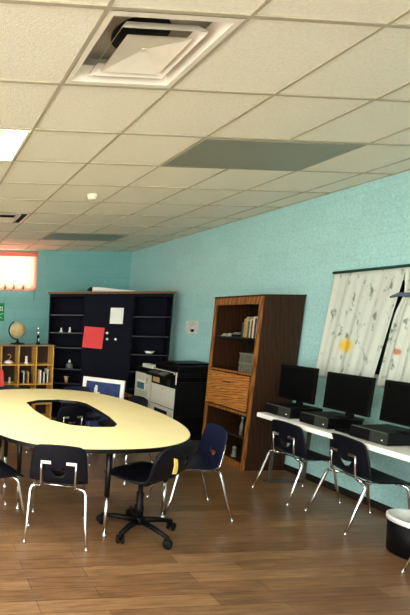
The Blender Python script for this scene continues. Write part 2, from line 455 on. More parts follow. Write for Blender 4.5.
for x in (1.62, 1.79, 1.97):
    ap = MB()
    for dx, dz, rr in ((0, 0, .022), (.012, .03, .016), (-.008, .055, .012)):
        ap.box((x+dx-rr, YB-.066, 2.215+dz-rr), (x+dx+rr, YB-.063, 2.215+dz+rr), .004)
    ap.build('brown_print', M['brprint'], cr)

sg = thing('wall_sign', 'green and white sign on the back wall beneath the pink curtain', 'sign', (1.50, YB-.001, 1.76))
MB().box((-.13, -.008, -.17), (.13, 0, .17), .002).build('sign_board', M['green'], sg)
s = MB()
s.box((.045, -.0095, .03), (.1, -.008, .045)).box((.045, -.0095, .085), (.1, -.008, .1)).box((.09, -.0095, .045), (.1, -.008, .085)).box((.045, -.0095, .045), (.055, -.008, .085))
s.box((-.1, -.0095, .03), (.02, -.008, .1))
s.build('white_symbol', M['white'], sg)
s = MB()
s.box((-.005, -.0095, -.008), (.12, -.008, .008), rot=Matrix.Rotation(R(40), 3, 'Y'), piv=(0,0,0))
s.box((-.005, -.0095, -.008), (.12, -.008, .008), rot=Matrix.Rotation(R(-10), 3, 'Y'), piv=(0,0,0))
s.xform(Matrix.Translation((0, 0, -.05))); s.build('pale_mark', M['greenlt'], sg)
MB().box((2.19, YB-.044, 1.98), (2.196, YB-.04, 2.19)).build('pull_cord', M['rubber'], cr)

# notice on the right wall
nt_ = thing('wall_notice', 'small square pinkish white notice on the teal right wall', 'notice', (XW-.001, 6.53, 1.545))
MB().box((-.004, -.155, -.095), (0, .155, .095)).build('sheet', mat('pale_pink_paper', srgb(214, 214, 210), .7), nt_)
s = MB()
for z, w in ((.07, .09), (.045, .12), (.02, .06)): s.box((-.0055, -w, z-.004), (-.004, w, z+.004))
s.build('grey_lines', mat('faint_print', srgb(180, 160, 162), .7), nt_)
MB().lathe([(.001, -.001), (.03, -.001), (.028, .001), (.001, .001)], seg=12).xform(Matrix.Translation((-.0055, -.02, -.05)) @ Matrix.Diagonal((1, 1.7, .8, 1)) @ Matrix.Rotation(PI/2, 4, 'Y')).build('dark_picture', M['black'], nt_)

# ------------------------------------------------------------------ right window curtain
M['print'] = curtain_mat('floral_curtain', srgb(206, 214, 204), [((4.04, 3.97, 1.44), .075, srgb(224, 190, 60)), ((4.03, 3.49, 1.42), .03, srgb(190, 120, 90))], .57, srgb(120, 134, 120), transl=.12)
cu = thing('window_curtain', 'off-white printed curtain with a yellow spot behind the monitors', 'curtain', (0, 0, 0))
cloth('curtain_panel', 4.19, 3.54, 1.11, 2.12, .055, 'y', XW, M['print'], 3.5, .010, cu, nu=90, nz=30, flare=.07, flare1=.14, seed=4)
cloth('curtain_panel', 3.54, 2.95, 1.10, 2.12, .06, 'y', XW, M['print'], 5, .014, cu, nu=90, nz=30, flare=.09, gather=(3.44, .20, .12, .3), seed=9)
MB().tube([(XW-.055, 4.21, 2.135), (XW-.055, 2.5, 2.135)], .013, 10).build('curtain_rod', M['rod'], cu)
tb = MB(); tb.tube([(XW-.09, 3.60, 1.88), (XW-.105, 3.52, 1.90), (XW-.105, 3.44, 1.89), (XW-.09, 3.36, 1.92)], [.008, .017, .02, .010], 10)
tb.build('tie_back', M['tied'], cu)

# ------------------------------------------------------------------ student chair
def shell(name, m, prof, half, curv, hole, parent, thick=.008, nu=14):
    """moulded seat-and-back shell. prof: (y,z) front lip to back top; half: half widths; curv: (dy,dz) of the sides"""
    bm = bmesh.new(); g = []
    for (y, z), w, (cy, cz) in zip(prof, half, curv):
        g.append([bm.verts.new((w*(2*i/nu-1), y+cy*(2*i/nu-1)**2, z+cz*(2*i/nu-1)**2)) for i in range(nu+1)])
    for a, b_ in zip(g, g[1:]):
        for i in range(nu):
            f = bm.faces.new((a[i], a[i+1], b_[i+1], b_[i])); f.smooth = True
    me = bpy.data.meshes.new(name); bm.to_mesh(me); bm.free(); me.materials.append(m)
    o = bpy.data.objects.new(name, me); C.objects.link(o)
    md = o.modifiers.new('u', 'SUBSURF'); md.levels = 1; md.render_levels = 1
    md = o.modifiers.new('s', 'SOLIDIFY'); md.thickness = thick; md.offset = 0
    cut = None
    if hole:
        pts, y0, y1 = hole
        cb = MB(); cb.prism([(x, z) for x, z in pts], y0, y1)      # in xz, extruded along y
        cb.xform(Matrix(((1,0,0,0),(0,0,1,0),(0,1,0,0),(0,0,0,1))))
        cut = cb.build('cutter', m)
        md = o.modifiers.new('b', 'BOOLEAN'); md.operation = 'DIFFERENCE'; md.object = cut; md.solver = 'EXACT'
    bake(o)
    if cut: bpy.data.objects.remove(cut, do_unlink=True)
    for p in o.data.polygons: p.use_smooth = True
    o.parent = parent
    return o
PROF = [(.215,.395),(.205,.42),(.16,.435),(.06,.432),(-.06,.428),(-.14,.43),(-.185,.455),(-.205,.50),(-.218,.56),(-.232,.63),(-.248,.71),(-.254,.75),(-.257,.768)]
HALF = [.15,.185,.205,.212,.215,.215,.215,.215,.21,.202,.192,.178,.15]
CURV = [(-.01,.0),(-.005,.0),(0,.008),(0,.012),(0,.014),(.01,.012),(.02,.01),(.028,0),(.03,0),(.03,0),(.028,0),(.025,-.006),(.02,-.012)]
HOLE = ([(-.062,.566),(0,.556),(.062,.566),(.045,.535),(.018,.512),(-.018,.512),(-.045,.535)], -.33, -.12)
def make_student_chair(name, label, loc, rz, m, group=None):
    t = thing(name, label, 'chair', loc, rz, group)
    shell('seat_shell', m, PROF, HALF, CURV, HOLE, t)
    fr = MB()
    for sx in (-1, 1):
        fr.tube([(sx*.125, .155, .415), (sx*.125, .05, .412), (sx*.125, -.12, .41), (sx*.125, -.19, .425)], .009, 8)
    fr.tube([(-.13, .10, .405), (.13, .10, .405)], .008, 8); fr.tube([(-.13, -.10, .402), (.13, -.10, .402)], .008, 8)
    fr.build('under_frame', M['chrome'], t)
    for sx in (-1, 1):
        for front in (True, False):
            if front: pts = [(sx*.125, .10, .412), (sx*.165, .12, .412), (sx*.185, .135, .40), (sx*.192, .145, .375), (sx*.205, .185, .16), (sx*.207, .195, .14), (sx*.215, .235, .015)]
            else: pts = [(sx*.125, -.17, .412), (sx*.17, -.185, .418), (sx*.195, -.195, .41), (sx*.204, -.20, .385), (sx*.213, -.265, .16), (sx*.215, -.27, .14), (sx*.225, -.315, .015)]
            l = MB().tube(pts, [.0125]*5+[.0125, .009, .009][-(len(pts)-5):], 10).build('leg', M['chrome'], t)
            p = pts[-1]
            MB().lathe([(.011, 0), (.012, .008), (.0095, .018)], (p[0], p[1], 0), 10).build('foot_glide', M['chrome'], l)
        b_ = MB(); b_.tube([(sx*.125, -.19, .42), (sx*.125, -.222, .45), (sx*.125, -.238, .56), (sx*.125, -.246, .635)], .008, 8)
        b_.prism([(sx*.13, -.252), (sx*.13, -.246), (sx*.055, -.244), (sx*.055, -.25)] if sx < 0 else [(sx*.055, -.25), (sx*.055, -.244), (sx*.13, -.246), (sx*.13, -.252)], .615, .64)
        b_.build('back_brace', M['chrome'], t)
    return t
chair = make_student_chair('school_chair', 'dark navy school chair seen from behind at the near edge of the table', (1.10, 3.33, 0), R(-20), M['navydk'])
MB_ = None
def blue_chair(loc, rz, label, sc=1., group=None, m=None):
    r = dup(chair, loc, rz, label, group, sc)
    if m:
        for ch in r.children:
            if ch.name.startswith('seat_shell'):
                ch.data = ch.data.copy(); ch.data.materials[0] = m
    return r
# facing = local +y ; rz turns it
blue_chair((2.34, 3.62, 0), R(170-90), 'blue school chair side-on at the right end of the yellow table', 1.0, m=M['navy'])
blue_chair((3.65, 3.84, 0), R(0-90), 'navy school chair under the white desk, the one nearer the wooden bookcase', .96)
blue_chair((3.69, 3.24, 0), R(-8-90), 'navy school chair under the white desk, beside the black wastebasket', .98)
blue_chair((.595, 3.52, 0), R(15-90), 'dark school chair cut off by the left edge, its seat tucked under the table', 1.0)
blue_chair((1.70, 5.06, 0), R(8), 'black school chair seen through the hole in the yellow table', .90)
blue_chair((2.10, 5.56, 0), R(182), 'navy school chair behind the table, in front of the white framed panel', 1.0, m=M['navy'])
blue_chair((2.37, 5.02, 0), R(95), 'dark school chair behind the table, in front of the cream cabinet', .99)
blue_chair((1.14, 5.56, 0), R(172), 'dark school chair behind the table, in front of the yellow cubby shelf', 1.0)
blue_chair((.91, 6.42, 0), R(150), 'red school chair cut off by the left edge before the cubbies', 1.2, m=M['redplastic'])

# ------------------------------------------------------------------ swivel chair
sw = thing('swivel_chair', 'navy swivel chair on a black five-star caster base', 'swivel chair', (1.73, 3.23, 0), R(119-90))
SP = [(.235,.455),(.22,.478),(.15,.488),(.05,.482),(-.08,.478),(-.16,.482),(-.21,.505),(-.25,.56),(-.275,.62),(-.30,.69),(-.318,.765),(-.324,.80),(-.326,.815)]
SH = [.15,.21,.24,.25,.25,.24,.225,.235,.25,.255,.235,.20,.13]
SC = [(-.03,0),(-.015,0),(0,.01),(0,.014),(0,.016),(.01,.014),(.025,.01),(.035,0),(.045,0),(.045,0),(.04,0),(.03,-.012),(.02,-.01)]
shell('seat_shell', M['navydk'], SP, SH, SC, ([(.0,.715),(.08,.705),(.11,.66),(.09,.61),(.06,.625),(.07,.66),(.05,.685)], -.40, -.16), sw, .016)
base_rz = R(2-29)
bs = MB(); bs.lathe([(.045, .075), (.05, .09), (.045, .125), (.035, .13)], seg=20)
for k in range(5):
    a = base_rz+k*R(72); d = Vector((math.cos(a), math.sin(a), 0))
    bs.tube([d*.03+Vector((0,0,.10)), d*.16+Vector((0,0,.095)), d*.285+Vector((0,0,.078))], [.026, .022, .016], 8)
bs.build('star_base', M['black'], sw)
gc = MB(); gc.lathe([(.033, .13), (.033, .22), (.028, .23), (.028, .33), (.018, .335), (.018, .43)], seg=18); gc.build('gas_column', M['black'], sw)
mc = MB(); mc.box((-.09, -.10, .425), (.09, .12, .462), .008); mc.build('tilt_mechanism', M['black'], sw)
lv = MB(); lv.tube([(.08, 0, .44), (.17, .02, .43), (.2, .02, .425)], [.006, .006, .011], 8); lv.build('lever', M['chrome'], sw)
for k in range(5):
    a = base_rz+k*R(72); c = Vector((math.cos(a)*.285, math.sin(a)*.285, 0))
    cs = MB()
    perp = Vector((-math.sin(a+.6), math.cos(a+.6), 0))
    for sgn in (-1, 1):
        w0 = c+perp*sgn*.010+Vector((0,0,.033)); w1 = c+perp*sgn*.028+Vector((0,0,.033))
        cs.tube([w0, w0.lerp(w1, .1), w0.lerp(w1, .9), w1], [.026, .033, .033, .026], 16)
    cs.lathe([(.009, .03), (.009, .082)], (c.x, c.y, 0), 8)
    cs.build('caster', M['black'], sw)
# yellow patch standing in for what shows through the back opening
lb = MB(); lb.prism([(-.02, .60), (.03, .59), (.045, .64), (.03, .70), (-.015, .715), (-.005, .66)], -.315, -.311)
lb.xform(Matrix(((1,0,0,-.1),(0,0,1,0),(0,1,0,0),(0,0,0,1)))); lbo = lb.build('yellow_show_through', M['yellowpatch'], sw); lbo['label'] = 'pale yellow patch showing through the back opening'

# ------------------------------------------------------------------ yellow table: two horseshoe halves forming a ring
cx, cy, ta, tb_ = 1.46, 4.41, .955, 1.345
def outer(th, ex=2.6):
    c, s_ = math.cos(th), math.sin(th)
    return (cx+ta*math.copysign(abs(c)**(2/ex), c), cy+tb_*math.copysign(abs(s_)**(2/ex), s_))
HPTS = [(1.85,4.41),(1.855,4.75),(1.80,4.93),(1.62,5.025),(1.36,5.0),(1.185,4.86),(1.17,4.41),(1.21,4.0),(1.33,3.80),(1.50,3.71),(1.70,3.70),(1.775,3.81),(1.83,4.1)]
def ray_hole(th):
    """point of the hole outline in direction th from the hole centre"""
    hx, hy = 1.5, 4.41; d = Vector((math.cos(th), math.sin(th))); best = None
    n = len(HPTS)
    for k in range(n):
        p = Vector(HPTS[k]); q = Vector(HPTS[(k+1) % n]); e = q-p; den = d.x*e.y-d.y*e.x
        if abs(den) < 1e-9: continue
        w = p-Vector((hx, hy)); t = (w.x*e.y-w.y*e.x)/den; u = (w.x*d.y-w.y*d.x)/den
        if t > 0 and -1e-6 <= u <= 1+1e-6: best = t if best is None else min(best, t)
    return (hx+d.x*best, hy+d.y*best)
TZ = .74
def half_table(lower, label):
    a0, a1 = (PI, 2*PI) if lower else (0, PI)
    r = thing('horseshoe_table', label, 'table', (cx, cy, 0), 0)
    N = 64
    gap = .003*(-1 if lower else 1)
    def strip(z0, z1, do, di, mat_, name):
        b_ = MB(); V = []
        for k in range(N+1):
            th = a0+(a1-a0)*k/N
            ox, oy = outer(th); ix, iy = ray_hole(th)
            ox -= cx; oy -= cy; ix -= cx; iy -= cy
            L = math.hypot(ox, oy); ox *= (L+do)/L; oy *= (L+do)/L
            dx, dy = math.cos(th), math.sin(th); ix -= dx*di; iy -= dy*di
            if k in (0, N): oy = iy = gap
            V.append([b_.bm.verts.new((ox, oy, z0)), b_.bm.verts.new((ox, oy, z1)), b_.bm.verts.new((ix, iy, z1)), b_.bm.verts.new((ix, iy, z0))])
        for p, q in zip(V, V[1:]):
            for e in range(4): b_.bm.faces.new((p[e], p[(e+1)%4], q[(e+1)%4], q[e]))
        b_.bm.faces.new(V[0]); b_.bm.faces.new(V[-1][::-1])
        return b_.build(name, mat_, r)
    strip(TZ-.004, TZ, 0, 0, M['yellow'], 'tabletop')
    strip(TZ-.036, TZ-.004, .004, .004, M['blackedge'], 'edge_band')
    L = [(-.60, -.71), (-.03, -1.24), (.60, -.96), (.62, -.20), (-.62, -.20)] if lower else [(.48, .82), (-.05, 1.15), (-.62, .75), (.64, .12), (-.62, .12)]
    for (lx, ly) in L:
        l = MB().lathe([(.021, .33), (.021, TZ-.036)], (lx, ly, 0), 14).build('leg', M['blackpaint'], r)
        MB().lathe([(.0125, .02), (.0125, .33)], (lx, ly, 0), 12).build('leg_insert', M['chrome'], l)
        MB().lathe([(.019, 0), (.02, .01), (.012, .028)], (lx, ly, 0), 12).build('foot_glide', M['chrome'], l)
    return r
half_table(True, 'pale yellow horseshoe table half nearest the viewer with a black edge')
half_table(False, 'pale yellow horseshoe table half on the far side of the seam')

# ------------------------------------------------------------------ navy cabinet wall unit
ca = math.atan2(-.342, .94)      # local +x runs along the front from the left end to the right end
W = 1.861
cab_loc = (3.88-.94*W, 6.71+.342*W, 0)
cb = thing('storage_cabinet', 'tall navy cabinet with open side shelves across the back corner', 'cabinet', cab_loc, ca)
D = .40; t = .022; HT = 2.05
def cab_side(x0, x1, zs):
    f = MB(); f.use(M['cabnavy'])
    f.box((x0, 0, 0), (x0+t, D, HT)).box((x1-t, 0, 0), (x1, D, HT)).box((x0+t, D-.012, 0), (x1-t, D, HT)).box((x0+t, 0, HT-.05), (x1-t, D-.012, HT)).box((x0+t, 0.01, 0), (x1-t, D-.012, .08))
    f.build('shelf_case', None, cb)
    for z in zs:
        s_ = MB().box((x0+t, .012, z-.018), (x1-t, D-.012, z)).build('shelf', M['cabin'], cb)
        MB().box((x0+t, .008, z-.018), (x1-t, .012, z)).build('shelf_edge', M['shelfedge'], s_)
LS = (1.72, 1.43, 1.185, .83, .59, .32); RS = (1.70, 1.395, 1.105, .83, .55, .3)
cab_side(0, .565, LS)
cab_side(1.285, W, RS)
f = MB(); f.box((.566, .002, 0), (1.284, D, .06)).box((.566, .002, .06), (.588, D, HT)).box((1.262, .002, .06), (1.284, D, HT)).box((.588, D-.012, .06), (1.262, D, HT)); f.build('centre_case', M['cabnavy'], cb)
MB().box((.57, -.02, .07), (1.28, 0, HT-.002), .003).build('door', M['cabnavy'], cb)
MB().box((-.03, -.045, HT), (W+.03, D, HT+.032), .004).build('top_cap', M['capwood'], cb)
def on_cab(x, y, z):
    v = Vector((x, y, z)); v.rotate(Matrix.Rotation(ca, 3, 'Z')); return Vector(cab_loc)+v
# items fixed to the cabinet door
def card(name, label, cat, x0, x1, z0, z1, m, th=.004, tilt=0., group=None):
    b_ = MB().box((-(x1-x0)/2, -th, -(z1-z0)/2), ((x1-x0)/2, 0, (z1-z0)/2), rot=Matrix.Rotation(tilt, 3, 'Y'), piv=(0,0,0))
    o = b_.build(name, m); o.location = on_cab((x0+x1)/2, -.0205, (z0+z1)/2); o.rotation_euler = (0, 0, ca)
    return tag(o, label, cat, group)
card('red_folder', 'bright red folder fixed to the navy cabinet door', 'folder', W-1.30, W-.99, 1.185, 1.525, M['red'], .02, R(4))
card('paper_sheet', 'white sheet of paper posted high on the navy cabinet door', 'paper', W-.905, W-.71, 1.58, 1.83, M['white'], .003, R(1))
for (tt, z, lab) in ((.937, 1.432, 'small white magnet right of the red folder, upper one'), (.931, 1.336, 'small white magnet right of the red folder, lower one'), (.802, 1.335, 'small white magnet below the white paper sheet')):
    o = MB().lathe([(.02, 0), (.02, .008), (.012, .012)], seg=12).xform(Matrix.Rotation(PI/2, 4, 'X')).build('magnet', M['white'])
    o.location = on_cab(W-tt, -.0205, z); o.rotation_euler = (0, 0, ca); tag(o, lab, 'magnet')
# paper roll lying on top
pr = thing('paper_roll', 'white paper roll lying on top of the navy cabinet', 'paper roll', on_cab(W-.98, .05, HT+.032), ca)
ro = MB(); ro.tube([(-.22, 0, .042), (-.1, 0, .038), (.2, .02, .02), (.42, .04, .013)], [.04, .036, .018, .012], 16); ro.build('paper', M['white'], pr)
ro = MB(); ro.tube([(-.30, -.0, .03), (-.25, 0, .042), (-.215, 0, .042)], [.012, .034, .037], 16); ro.build('rolled_end', M['roll_dark'], pr)
# things on the side shelves
def fig(loc, h, r0, m, name, label, cat, rz=0, group=None):
    o = thing(name, label, cat, loc, rz, group)
    MB().lathe([(r0, 0), (r0*.9, h*.1), (r0*.55, h*.35), (r0*.7, h*.55), (r0*.3, h*.68)], seg=14).build('body', m, o)
    MB().ball((0, 0, h*.82), h*.18, 12).build('head', m, o)
    return o
fig(on_cab(W-1.658, .06, 1.43), .075, .026, M['white'], 'figurine', 'tiny white figurine at the left on the second cabinet shelf', 'figurine')
fig(on_cab(W-1.52, .06, 1.43), .085, .026, M['white'], 'figurine', 'tiny white figurine right of its twin on the second cabinet shelf', 'figurine')
o = thing('cabinet_ornament', 'grey white domed ornament on the fourth left shelf of the navy cabinet', 'ornament', on_cab(W-1.50, .08, .83))
MB().lathe([(.06, 0), (.06, .03), (.05, .07), (.02, .10)], seg=16).build('dome', M['greytrim'], o)
MB().lathe([(.018, .10), (.022, .12), (.006, .15)], seg=10).build('knob', M['white'], o)
o = thing('paper_cup', 'small cream cup on a low left shelf of the navy cabinet', 'cup', on_cab(W-1.54, .07, .59))
MB().lathe([(.026, 0), (.038, .1), (.034, .1), (.023, .006)], seg=16).build('cup_body', M['tan'], o); MB().lathe([(.0385, .097), (.041, .1), (.0385, .103)], seg=16).build('rim', M['white'], o)
o = thing('white_dish', 'bright white dish on the right shelf above the copier', 'dish', on_cab(W-.27, .10, 1.105))
MB().lathe([(.035, 0), (.075, .04), (.072, .04), (.033, .006)], seg=24).build('bowl', M['white'], o); MB().lathe([(.075, .038), (.08, .043), (.075, .047), (.071, .042)], seg=24).build('rim', M['whitelam'], o)

# ------------------------------------------------------------------ yellow cubby shelf
CX1, CW, CZT = 2.12, .279, 1.242
rows = (.62, .932)          # shelf tops
cubx = [CX1-CW*k for k in range(7)]
cu_ = thing('cubby_shelf', 'yellow wooden cubby shelf standing against the left of the back', 'shelf', (cubx[-1], 6.95, 0))
X = [c-cubx[-1] for c in cubx][::-1]; WD = .30; wt = .016
f = MB()
for k, x in enumerate(X):
    a, b_ = (x, x+wt) if k == 0 else ((x-wt, x) if k == len(X)-1 else (x-wt/2, x+wt/2))
    MB().box((a, 0, 0), (b_, WD-.008, CZT-.02)).build('upright', M['cubby'], cu_)
MB().box((-.01, -.012, CZT-.02), (X[-1]+.01, WD, CZT), .003).build('top_board', M['cubtop'], cu_)
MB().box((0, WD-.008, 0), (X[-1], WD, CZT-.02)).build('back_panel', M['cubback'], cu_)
for z in (.07, .30, .62, .932):
    for k in range(len(X)-1):
        a = X[k]+(wt if k == 0 else wt/2); b_ = X[k+1]-(wt if k == len(X)-2 else wt/2)
        MB().box((a, .002, z-wt), (b_, WD-.008, z)).build('shelf', M['cubby'], cu_)
# contents of the cubbies
def cell(k, frac): return cubx[0]-CW*(k+1)+CW*frac     # k = cell counted from the right end
o = thing('white_teapot', 'small white pot with an orange handle in the upper left cubby', 'pot', (cell(2, .48), 7.06, .932))
MB().lathe([(.04, 0), (.075, .02), (.065, .04), (.03, .055), (.006, .065)], seg=18).build('pot', M['white'], o)
MB().tube([(-.01, 0, .06), (.02, 0, .09), (.035, 0, .12), (.02, 0, .15), (-.015, 0, .145)], .007, 8).build('handle', mat('orange_handle', srgb(196, 130, 70), .5), o)
fig((cell(1, .5), 7.05, .932+.03), .13, .035, M['white'], 'figurine', 'white figurine in the middle upper cubby', 'figurine')
bpy.data.objects['figurine.002'].location.z = .932
fig((cell(2, .55), 7.05, .62), .10, .026, M['white'], 'figurine', 'small white figurine in the lower cubby beside the red chair', 'figurine')
cols = [M['white'], M['brown'], M['cream'], M['black'], M['tan'], M['black']]
def book(x, y, z, w, h, d, m, label, group, rz=0):
    o = thing('book', label, 'book', (x, y, z), rz, group)
    c = MB(); c.box((0, 0, 0), (.0025, d, h)).box((w-.0025, 0, 0), (w, d, h)).box((.0025, 0, 0), (w-.0025, .003, h)); c.build('cover', m, o)
    MB().box((.0026, .0031, .004), (w-.0026, d-.003, h-.004)).build('pages', M['white'], o)
    return o
for k, (x, w, h, m) in enumerate(((.02, .022, .17, M['black']), (.05, .018, .20, M['cream']), (.075, .022, .16, M['brown']), (.12, .02, .19, M['tan']), (.15, .022, .16, M['black']))):
    book(cubx[0]-CW*2+.04+x, 7.0+.01*(k % 2), .62, w, h, .15, m, ('slim upright black book at the left end of the middle lower cubby', 'cream upright book in the middle lower cubby', 'brown upright book in the middle lower cubby', 'tan upright book in the middle lower cubby', 'black upright book at the right end of the middle lower cubby')[k], 'books in the middle lower cubby')
for k, (x, w, h, m) in enumerate(((.03, .022, .22, M['tan']), (.06, .022, .21, M['white']), (.088, .018, .20, M['black']), (.118, .022, .18, M['cream']), (.15, .02, .16, M['brown']), (.18, .02, .23, M['cream']))):
    book(cubx[0]-CW+x+.02, 7.0+.01*(k % 2), .62, w, h, .16, m, ('tan upright book at the left end of the right lower cubby', 'white upright book in the right lower cubby', 'black upright book in the right lower cubby', 'short cream book in the right lower cubby', 'brown upright book in the right lower cubby', 'tall cream book at the right end of the right lower cubby')[k], 'books in the right lower cubby')
# globe
gl = thing('desk_globe', 'tan and cream world globe on top of the cubby shelf', 'globe', (1.56, 7.10, CZT))
MB().lathe([(.12, 0), (.12, .012), (.10, .022), (.03, .03), (.018, .045), (.014, .075)], seg=28).build('stand', M['black'], gl)
MB().ball((0, 0, .225), .128, 36).build('sphere', M['globe'], gl)
arc = [(-.148*math.sin(a)*.98, 0, .225-.148*math.cos(a)) for a in [R(d) for d in range(-5, 165, 10)]]
MB().tube(arc, .009, 8).build('meridian_arm', M['black'], gl)
# small trophy
tr = thing('trophy', 'small black trophy with a silver top on the cubby shelf', 'trophy', (1.895, 7.10, CZT))
MB().box((-.03, -.03, 0), (.03, .03, .03), .003).lathe([(.024, .03), (.022, .13), (.026, .14)], seg=14).build('column', M['black'], tr)
MB().box((-.012, -.031, .05), (.012, -.026, .1)).build('plaque', M['chrome'], tr)
MB().lathe([(.014, .14), (.008, .17), (.02, .19), (.006, .21)], seg=12).ball((0, 0, .25), .022, 12).build('silver_figure', M['chrome'], tr)

# red item on the floor
o = MB().box((-.10, -.07, 0), (.10, .07, .025), .006).build('red_book', M['redplastic']); o.location = (2.0, 6.35, 0); o.rotation_euler = (0, 0, .3)
tag(o, 'red book on the floor, glimpsed through the hole of the table', 'book')

# ------------------------------------------------------------------ white framed panel and low wooden table
pa = Vector((2.31, 6.24, 0)); pb = Vector((2.70, 5.74, 0)); ang = math.atan2(pb.y-pa.y, pb.x-pa.x)
PW = (pb-pa).length; PH = .84
fp = thing('framed_panel', 'white framed panel with a blue picture standing behind the table', 'framed picture', pa, ang)
rt = Matrix.Rotation(R(-5), 4, 'X')
b_ = MB(); fw = .055
b_.box((0, 0, 0), (fw, .03, PH), .004).box((PW-fw, 0, 0), (PW, .03, PH), .004).box((fw, 0, PH-fw), (PW-fw, .03, PH), .003).box((fw, 0, 0), (PW-fw, .03, .08), .003)
b_.xform(rt); b_.build('frame', M['whitelam'], fp)
MB().box((fw, .012, .08), (PW-fw, .02, PH-fw)).xform(rt).build('blue_picture', M['blue'], fp)
wf = MB(); wf.box((.19, .006, .60), (.24, .011, .70), .002); wf.box((.2, .006, .70), (.235, .011, .735), .002); wf.box((.235, .006, .60), (.28, .011, .64), .002)
wf.xform(rt); wf.build('white_figure', M['white'], fp)
lt = thing('side_table', 'small brown wooden table right of the white framed panel', 'table', (2.80, 6.11, 0))
MB().box((-.15, -.18, .59), (.16, .18, .615), .004).build('tabletop', M['oak'], lt)
for sx in (-1, 1):
    for sy in (-1, 1): MB().box((sx*.13-.018, sy*.15-.018, 0), (sx*.13+.018, sy*.15+.018, .59)).build('leg', M['brown'], lt)

# ------------------------------------------------------------------ copier
cp = thing('photocopier', 'large grey and black photocopier with paper drawers against the right wall', 'photocopier', (3.40, 5.66, 0))
DX, DY = .64, .62
b_ = MB(); b_.use(M['copier_dark']); b_.box((.012, 0, .03), (DX, DY, .83), .008); b_.build('body', None, cp)
# front doors face -x
b_ = MB(); b_.box((0, .01, .46), (.012, DY-.01, .74), .003).build('front_door', M['copier_white'], cp)
MB().box((-.0015, .30, .69), (.0, .33, .705)).build('maker_mark', M['redplastic'], cp)
for z0, z1 in ((.26, .45), (.05, .25)):
    d = MB().box((-.004, .01, z0), (.012, DY-.01, z1), .004).build('paper_drawer', M['copier_white'], cp)
    MB().box((-.007, .14, (z0+z1)/2+.0), (-.004, DY-.14, (z0+z1)/2+.05), .001).build('drawer_handle', M['black'], d)
MB().box((.0, .0, .745), (.012, DY, .885), .003).build('upper_front', M['copier_dark'], cp)
MB().box((-.003, .12, .755), (.0, .20, .86)).build('grey_vent_panel', M['pcgrey'], cp)
MB().box((-.002, DY-.22, .77), (.0, DY-.04, .85)).build('orange_sticker', M['tan'], cp)
# output bay and scanner head
b_ = MB(); b_.box((.06, .02, .83), (DX, DY-.02, .90)); b_.build('output_bay', M['black'], cp)
b_ = MB(); b_.box((.0, -.0, .90), (DX, DY, .965), .01); b_.build('scanner_bed', M['copier_dark'], cp)
MB().box((-.006, .02, .93), (.0, DY-.005, .962), .002).build('light_trim', M['copier_white'], cp)
MB().box((-.006, -.006, .80), (.012, .0, .965), .001).build('light_side_trim', M['copier_white'], cp)
b_ = MB(); b_.box((.03, .01, .965), (DX, DY-.01, 1.045), .02).box((.1, .12, 1.045), (DX-.06, DY-.1, 1.075), .012); b_.build('document_feeder', M['black'], cp)
pn = MB(); pn.box((-.13, .04, .0), (.0, DY-.05, .035), .008); pn.xform(Matrix.Translation((0.0, 0, .925)) @ Matrix.Rotation(R(-26), 4, 'Y')); pno = pn.build('control_panel', M['copier_dark'], cp)
pn = MB(); pn.box((-.11, .10, .036), (-.03, .27, .04)); pn.xform(Matrix.Translation((0.0, 0, .925)) @ Matrix.Rotation(R(-26), 4, 'Y')); pn.build('panel_display', M['greytrim'], pno)
pn = MB()
for i in range(4):
    for j in range(3): pn.box((-.105+.026*j, .33+.05*i, .036), (-.09+.026*j, .36+.05*i, .040))
pn.xform(Matrix.Translation((0.0, 0, .925)) @ Matrix.Rotation(R(-26), 4, 'Y')); pn.build('panel_buttons', M['greytrim'], pno)
b_ = MB(); b_.box((.10, -.010, .10), (DX-.12, .0, .36), .002); b_.build('side_cover', M['black'], cp)
b_ = MB(); 
for x in (.06, DX-.06):
    for y in (.06, DY-.06): b_.lathe([(.025, 0), (.025, .03)], (x, y, 0), 12)
b_.build('feet', M['black'], cp)
# cream cabinet left of the copier
cc = thing('cream_cabinet', 'cream floor cabinet with a picture label left of the photocopier', 'cabinet', (3.40, 6.36, 0))
b_ = MB(); b_.box((0, 0, .03), (.18, .42, .845), .008).box((.02, .02, 0), (.16, .40, .03)); b_.build('body', M['cream'], cc)
lbb = MB().box((-.003, .10, .58), (0, .36, .74)).build('label_card', M['white'], cc)
MB().box((-.0045, .12, .60), (-.003, .34, .70)).build('label_picture', M['tealcard'], lbb)
MB().box((-.014, .03, .70), (0, .045, .80), .003).build('handle', M['tan'], cc)
bx_ = thing('desk_printer', 'low black printer on top of the cream cabinet', 'printer', (3.42, 6.38, .845))
MB().box((0, 0, 0), (.16, .40, .085), .008).build('case', M['black'], bx_); MB().box((-.02, .04, .012), (0, .30, .02), .002).build('paper_tray', M['copier_dark'], bx_)
o = tag(MB().box((0, 0, 0), (.10, .26, .055), .005).build('grey_box', M['cream']), 'light grey box on the black printer beside the copier', 'box'); o.location = (3.44, 6.30+.10, .93)

